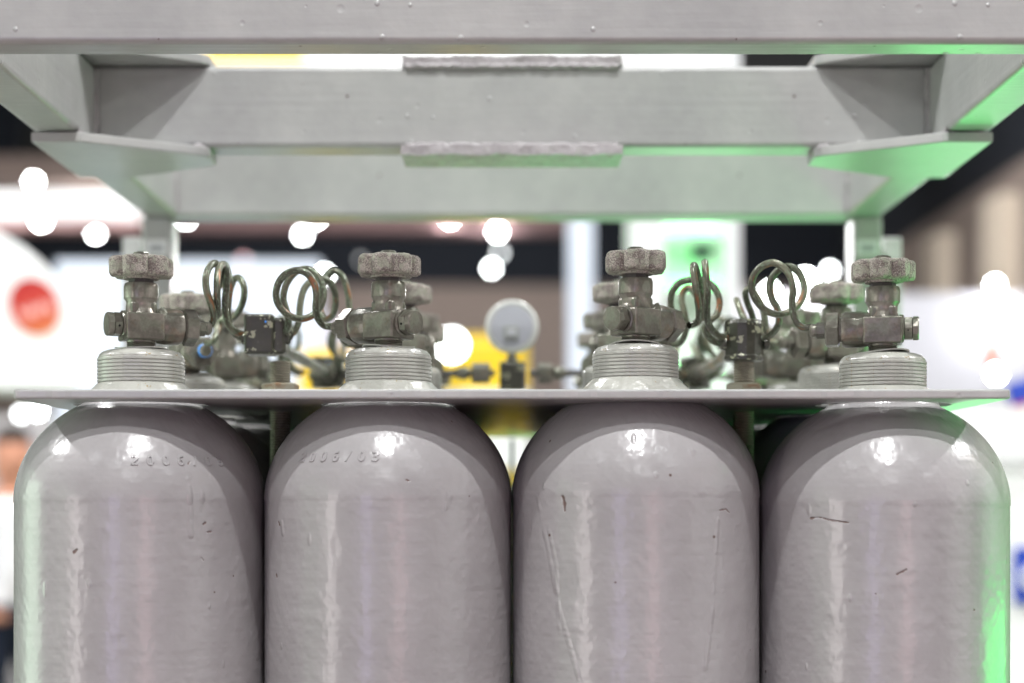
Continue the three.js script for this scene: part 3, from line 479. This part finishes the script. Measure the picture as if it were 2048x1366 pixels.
// green-lit display tower and counter
{
  const d = 6, L = at(1262, 300, d), R = at(1474, 300, d), t = thing('display_tower', 'pale display tower with green strip lights behind the third coil', 'display tower', [0, 0, L.z]);
  const Rr = 0.11; mesh('column', bx(Rr, 3.4, 0.12), mGreyW, t, [L.x + Rr / 2, 1.7, 0]); mesh('column', bx(0.045, 3.4, 0.12), mGreyW, t, [R.x - 0.022, 1.7, 0]);
  mesh('back_panel', bx(R.x - L.x, 3.4, 0.03), mWhite, t, [(L.x + R.x) / 2, 1.7, -0.22]);
  const cx = (L.x + R.x) / 2 + 0.03, w = 0.2, mG = glow(0.005, 1, 0.11, 5);
  for (const py of [452, 556, 735]) { const q = at(1390, py, d); mesh('green_strip_light', bx(w, 0.022, 0.02), mG, t, [cx, q.y, -0.1]); }
  const dk = at(1408, 500, d); mesh('dark_recess', bx(0.075, 0.05, 0.05), flat(0.01, 0.012, 0.02), t, [dk.x, dk.y, -0.06]);
  for (const py of [470, 575]) { const q = at(1390, py, d); mesh('shelf', bx(w + 0.06, 0.015, 0.16), mWhite, t, [cx, q.y, -0.12]); }
  for (const py of [452, 556]) { const q = at(1390, py, d); const l = new THREE.RectAreaLight(new THREE.Color(0.005, 1, 0.11), 34, w, 0.05); l.name = 'green_strip'; l.position.set(cx, q.y - 0.02, L.z - 0.085); l.lookAt(cx, q.y - 0.3, L.z - 0.3); scene.add(l); }
  const pg = thing('light_box', 'pale green glowing light box standing left of the rack, out of view', 'light box', [-1.75, 0, -0.15]);
  mesh('case', rbox(0.1, 1.8, 0.8, 0.01), mGreyW, pg, [-0.06, 0.95, 0]); mesh('glowing_face', rbox(0.01, 1.66, 0.68, 0.003), glow(0.7, 1, 0.72, 1.7), pg, [-0.003, 0.97, 0]); mesh('foot', bx(0.2, 0.05, 0.7), mGreyW, pg, [-0.06, 0.025, 0]);
  flood(-1.745, 0.97, -0.15, 0.66, 1.64, 1.8, 0, 1, 0, new THREE.Color(0.7, 1, 0.72)).rotation.set(0, -Math.PI / 2, 0);
  // counter with a green glowing front, mirrored in the undersides of the beams
  const k = thing('green_counter', 'low display counter with a green glowing front behind the right cylinders', 'counter', [0.75, 0, -3.2]);
  mesh('body', bx(1.5, 0.86, 0.5), mWhite, k, [0, 0.43, -0.3]); mesh('glowing_front', rbox(1.4, 0.7, 0.02, 0.004), glow(0.005, 1, 0.11, 5), k, [0, 0.46, -0.035]);
  flood(0.75, 0.46, -3.2, 1.35, 0.66, 2.4, 0.6, 0.6, 0, new THREE.Color(0.005, 1, 0.11));
  const s = thing('green_light_box', 'green glowing light box standing just right of the rack, out of view', 'light box', [1.3, 0, -0.24]);
  mesh('case', rbox(0.1, 1.3, 0.9, 0.01), mGreyW, s, [0.06, 0.70, 0]); mesh('glowing_face', rbox(0.01, 1.16, 0.78, 0.003), glow(0.005, 1, 0.11, 2.4), s, [0.003, 0.72, 0]); mesh('foot', bx(0.2, 0.05, 0.7), mGreyW, s, [0.06, 0.025, 0]);
  flood(1.295, 0.72, -0.24, 0.76, 1.14, 4.2, 0, 1.4, -0.2, new THREE.Color(0.005, 1, 0.11)).rotation.set(0, Math.PI / 2, 0);
}
// blue and white booth at the right edge
{
  const d = 5; panel('booth_wall', 1890, 2420, 815, toFloor(d), d, 0.05, mWhite, 'near white counter wall at the right edge below the plate', 'counter wall');
  const b = thing('blue_sign', 'blue sign board with white lettering at the right edge', 'sign'), p = at(2026, 1094, d), q = at(2420, 1206, d);
  mesh('board', bx(q.x - p.x, p.y - q.y, 0.02), flat(0.01, 0.05, 0.42, 0.4), b, [(p.x + q.x) / 2, (p.y + q.y) / 2, p.z + 0.012]);
  const g = new THREE.TorusGeometry(0.03, 0.011, 10, 28), m = at(2066, 1155, d); mesh('letter', g, mWhite, b, [m.x, m.y, p.z + 0.026]);
  panel('shelf_strip', 1990, 2420, 916, 922, d - 0.04, 0.02, flat(0.25, 0.26, 0.27), 'thin grey strip across the white counter wall at right', 'strip');
  const bl = thing('blue_screen', 'blue slanted screen above the right end of the plate', 'screen'), c = at(2060, 778, 5.2); bl.position.copy(c); bl.rotation.z = 0.3; mesh('panel', rbox(0.14, 0.07, 0.03, 0.008), flat(0.02, 0.06, 0.42, 0.4), bl); mesh('stand', bx(0.03, 0.08, 0.02), mGreyW, bl, [0, -0.07, -0.01]); mesh('red_edge', bx(0.07, 0.012, 0.012), flat(0.7, 0.05, 0.02), bl, [-0.06, -0.04, 0.016]);
  panel('orange_post', 1977, 1996, 666, 735, 7, 0.04, flat(0.75, 0.14, 0.04), 'short orange red post between glaring lamps at the right', 'post');
}
panel('counter', -300, 150, 832, toFloor(10), 10, 0.5, flat(0.42, 0.4, 0.4, 0.6), 'grey counter behind the person at the left edge', 'counter');

// ---- lamps: round glowing fittings seen as discs of light
const LAMPS = [
  [67, 363, 18, 0.075, 34], [82, 440, 13, 0.08, 34], [191, 466, 22, 0.085, 30], [372, 437, 24, 0.09, 26], [605, 470, 24, 0.09, 16], [632, 437, 24, 0.09, 30], [650, 548, 20, 0.08, 14],
  [900, 436, 26, 0.10, 26], [995, 464, 26, 0.10, 30], [1000, 506, 26, 0.10, 2.4], [983, 537, 24, 0.09, 14], [1540, 583, 14, 0.07, 22], [1612, 560, 12, 0.09, 30], [1660, 541, 14, 0.06, 9],
  [1990, 570, 14, 0.065, 30], [1985, 640, 12, 0.07, 30], [1992, 748, 9, 0.06, 30], [903, 690, 6.2, 0.11, 5], [722, 520, 26, 0.09, 0.25], [75, 822, 9, 0.05, 14], [42, 828, 9, 0.05, 4], [487, 522, 24, 0.12, 0.4],
];
const lampWords = ['uppermost small lamp at the left edge', 'small lamp below the uppermost one at the left edge', 'small lamp above the white fascia end, left', 'small lamp half hidden under the rear beam at left', 'bluish lamp below the rear beam left of centre', 'lamp half hidden by the rear beam left of centre', 'lamp behind the second coil', 'lamp half hidden by the rear beam near the middle', 'bright lamp above the pressure gauge', 'dim grey lamp above the pressure gauge', 'bluish lamp nearest above the pressure gauge', 'lamp behind the fourth coil', 'large lamp between the fourth coil and the right rear post', 'bluish lamp beside the right rear post', 'upper lamp right of the fourth valve', 'middle lamp right of the fourth valve', 'lowest lamp right of the fourth valve, near the plate', 'glaring lamp beside the yellow machine', 'barely lit lamp in the dark behind the second valve', 'lamp below the left end of the plate', 'dim lamp below the left end of the plate', 'dim red lamp behind the first coil'];
const mFit = flat(0.05, 0.05, 0.05, 0.5), sph = new THREE.SphereGeometry(1, 20, 14), barrel = new THREE.CylinderGeometry(1, 0.8, 1.6, 20);
function lamp(p, r, e, cd, label, soft, spot) {
  const t = thing('ceiling_lamp', label, 'lamp', [p.x, p.y, p.z], 'lamps of the hall');
  const b = mesh('bulb', sph, label.includes(' red ') ? glow(1, 0.05, 0.09, e) : glow(0.95, 1, 1, e), t); b.scale.setScalar(r);
  if (spot) { const h = mesh('housing', barrel, mFit, t, [0, r * 2.1, 0]); h.scale.setScalar(r * 1.1); mesh('hanger', new THREE.CylinderGeometry(0.012, 0.012, Math.max(0.1, 12 - p.y - r * 2.9), 8), mFit, t, [0, (12 - p.y + r * 2.9) / 2, 0]); }
  else { const h = mesh('housing', barrel, mFit, t, [0, 0, -r * 1.6]); h.rotation.x = Math.PI / 2; h.scale.setScalar(r * 0.9); }
  if (cd) { const l = new THREE.PointLight(0xffffff, cd); l.name = 'lamp'; l.position.copy(p); l.castShadow = true; l.shadow.radius = soft; scene.add(l); }
  return t;
}
LAMPS.forEach(([px, py, d, r, e], i) => lamp(at(px, py, d), r * 0.45, e * 3, e > 8 && d > 11 ? 10 : 0, lampWords[i], r * 0.45 / 0.02));
const KW = ['ceiling spot nearest above the rack front', 'ceiling spot behind the nearest one, above the rack front', 'ceiling spot farthest in front of the rack', 'ceiling spot high on the far left side', 'ceiling spot high on the far right side', 'ceiling spot behind the rack at left', 'ceiling spot behind the rack at right'];
[...KEY, ...SIDE].forEach(([x, y, z, cd, s], i) => lamp(V(x, y, z), s * 0.02, 30, cd, KW[i], s, true));
SMALL.forEach(([x, y, z], i) => lamp(V(x, y, z), 0.07, 190, 1.5, `small ceiling spot in front of the rack, ${['far left', 'left', 'right', 'far right', 'middle left', 'middle right'][i]} of the six`, 3.5, true));
FLOOD.forEach(([x, y, z, w, h, i, tx, ty, tz], k) => {
  const t = thing('flood_panel', ['light panel washing the bluish white booth wall', 'light panel washing the white booth wall at right', 'large light panel washing the brown hall wall', 'light panel washing the right hall wall', 'light panel washing the white hanging fascia'][k], 'light panel', [x, y, z], 'light panels of the hall');
  t.lookAt(tx, ty, tz);
  mesh('housing', bx(w + 0.1, h + 0.1, 0.12), mFit, t, [0, 0, -0.08]); mesh('diffuser', bx(w, h, 0.02), glow(1, 1, 1, Math.min(i, 6)), t, [0, 0, -0.012]);
  const hg = mesh('hanger', new THREE.CylinderGeometry(0.015, 0.015, 1, 8), mFit, t, [0, 0, -0.1]); t.updateMatrixWorld(); hg.scale.y = 12 - y - 0.1; hg.quaternion.copy(t.quaternion).invert(); hg.position.copy(t.worldToLocal(V(x, (12 + y) / 2 + 0.05, z).addScaledVector(V(tx - x, ty - y, tz - z).normalize(), -0.1)));
  const l = flood(x, y, z, w, h, i, tx, ty, tz); l.lookAt(2 * x - tx, 2 * y - ty, 2 * z - tz);
});
// tall white light box at the left front whose streak shows on every cylinder, and a white booth wall facing the rack
{
  const t = thing('light_box', 'tall white glowing light box left of the camera, out of view', 'light box', [-3.6, 0, 3.0]); t.rotation.y = Math.PI / 2 + 0.62;
  mesh('case', bx(0.7, 2.2, 0.12), mGreyW, t, [0, 1.1, -0.07]); mesh('glowing_face', rbox(0.6, 1.9, 0.02, 0.004), glow(1, 0.93, 0.9, 4), t, [0, 1.15, 0.0]);
  const l = flood(-3.6, 1.15, 3.0, 0.6, 1.9, 4, 0, 1.2, 0.1, new THREE.Color(1, 0.93, 0.9)); l.position.add(V(0.03, 0, -0.02));
  const screens = [[-1.5, 5.2, 0.5, new THREE.Color(0.62, 0.52, 1), 'tall lavender glowing screen behind the camera, left'], [1.25, 5.8, 0.55, new THREE.Color(1, 0.55, 0.6), 'tall pink glowing screen behind the camera, right']];
  for (const [x, z, w, col, lab] of screens) {
    const q = thing('light_screen', lab, 'screen', [x, 0, z], 'glowing screens behind the camera'); q.rotation.y = Math.PI - x * 0.16;
    mesh('case', bx(w + 0.08, 2.1, 0.1), mGreyW, q, [0, 1.05, -0.06]); mesh('glowing_face', rbox(w, 1.8, 0.02, 0.004), glow(col.r, col.g, col.b, 3.4), q, [0, 1.1, 0.002]);
    flood(x, 1.1, z - 0.02, w, 1.8, 3.4, 0, 1.1, 0, col);
  }
  solo('booth_wall', bx(7, 2.8, 0.08), flat(0.36, 0.30, 0.36, 0.7), 'dusky pinkish booth wall behind the camera, facing the rack', 'booth wall', null, [0.8, 1.4, 6.6]);
  solo('booth_wall', bx(0.08, 2.8, 6), flat(0.66, 0.82, 0.66, 0.6), 'pale green booth wall left of the rack, out of view', 'booth wall', null, [-4.6, 1.4, 0.5]);
  solo('booth_wall', bx(0.08, 2.8, 5), mWhite, 'white booth wall right of the rack, out of view', 'booth wall', null, [4.2, 1.4, 1.0]);
}

// ================================================================ PERSON at the left edge
{
  const p = at(26, 1004, 8), t = thing('person', 'person in a white shirt and dark navy trousers standing at the left edge', 'person', [p.x - 0.0, 0, p.z]);
  const J = [[0, 1.62, 0, 0.085, 0, 1.70, 0.0, 0.088], [0, 1.45, -0.01, 0.05, 0, 1.58, 0, 0.05], [-0.15, 1.40, 0, 0.07, 0.15, 1.40, 0, 0.07], [0, 1.36, 0, 0.125, 0, 1.05, 0, 0.12], [-0.07, 0.95, 0, 0.115, 0.07, 0.95, 0, 0.115],
    [-0.09, 0.9, 0, 0.09, -0.1, 0.5, 0.02, 0.062], [-0.1, 0.5, 0.02, 0.06, -0.1, 0.09, -0.02, 0.042], [0.09, 0.9, 0, 0.09, 0.1, 0.5, 0.02, 0.062], [0.1, 0.5, 0.02, 0.06, 0.1, 0.09, -0.02, 0.042], [-0.1, 0.05, -0.03, 0.042, -0.11, 0.04, 0.14, 0.034], [0.1, 0.05, -0.03, 0.042, 0.11, 0.04, 0.14, 0.034],
    [-0.19, 1.39, 0, 0.056, -0.24, 1.12, -0.02, 0.043], [-0.24, 1.12, -0.02, 0.042, -0.16, 0.95, 0.17, 0.032], [0.19, 1.39, 0, 0.056, 0.24, 1.12, -0.02, 0.043], [0.24, 1.12, -0.02, 0.042, 0.14, 0.97, 0.18, 0.032], [-0.15, 0.94, 0.19, 0.03, -0.09, 0.93, 0.24, 0.022], [0.13, 0.96, 0.2, 0.03, 0.07, 0.95, 0.25, 0.022], [0, 1.64, 0.09, 0.012, 0, 1.655, 0.1, 0.012]];
  const N = 100, S = 0.95, mc = new MarchingCubes(N, flat(1, 1, 1), false, false, 200000); mc.isolation = 0; const half = N / 2;
  const sd = (x, y, z) => { let acc = 0; const k = 45; for (const [ax, ay, az, ar, bx2, by, bz, br] of J) { const dx = bx2 - ax, dy = by - ay, dz = bz - az, tt = clamp(((x - ax) * dx + (y - ay) * dy + (z - az) * dz) / (dx * dx + dy * dy + dz * dz), 0, 1); const d = Math.hypot(x - ax - dx * tt, y - ay - dy * tt, (z - az - dz * tt) * 1.08) - lerp(ar, br, tt); acc += Math.exp(-k * d); } return -Math.log(acc) / k; };
  for (let k = 0; k < N; k++) for (let j = 0; j < N; j++) for (let i = 0; i < N; i++) { const x = (i - half) / half * S, y = (j - half) / half * S + 0.9, z = (k - half) / half * S; mc.field[k * N * N + j * N + i] = (Math.abs(x) > 0.4 || Math.abs(z) > 0.42) ? -1 : -sd(x, y, z); }
  mc.update(); const n = mc.count, pos = mc.positionArray.slice(0, n * 3), nor = mc.normalArray.slice(0, n * 3), col = new Float32Array(n * 3);
  for (let i = 0; i < n; i++) { const x = pos[i * 3] *= S, y = pos[i * 3 + 1] = pos[i * 3 + 1] * S + 0.9, z = pos[i * 3 + 2] *= S; let c = y < 0.09 ? [0.02, 0.02, 0.02] : y < 0.98 && z < 0.13 ? [0.012, 0.02, 0.05] : y < 1.47 ? [0.78, 0.78, 0.82] : [0.55, 0.26, 0.17]; if (z > 0.12 && y < 1.1 && y > 0.5) c = [0.55, 0.26, 0.17]; col.set(c, i * 3); }
  const g = new THREE.BufferGeometry(); g.setAttribute('position', new THREE.BufferAttribute(pos, 3)); g.setAttribute('normal', new THREE.BufferAttribute(nor, 3)); g.setAttribute('color', new THREE.BufferAttribute(col, 3));
  mesh('body', g, std({ vertexColors: true, roughness: 0.8 }), t);
  mesh('hair', (() => { const q = new THREE.SphereGeometry(0.098, 24, 16, 0, Math.PI * 2, 0, 1.35); q.scale(0.95, 1.05, 1.05); return jitter(mergeVertices((q.deleteAttribute('uv'), q)), 0.012, 60, 33); })(), flat(0.03, 0.02, 0.016, 0.8), t, [0, 1.705, -0.012]);
  t.rotation.y = 0.5;
}

scene.traverse((o) => { if (o.isMesh) { o.castShadow = true; o.receiveShadow = true; } });
renderer.render(scene, camera);
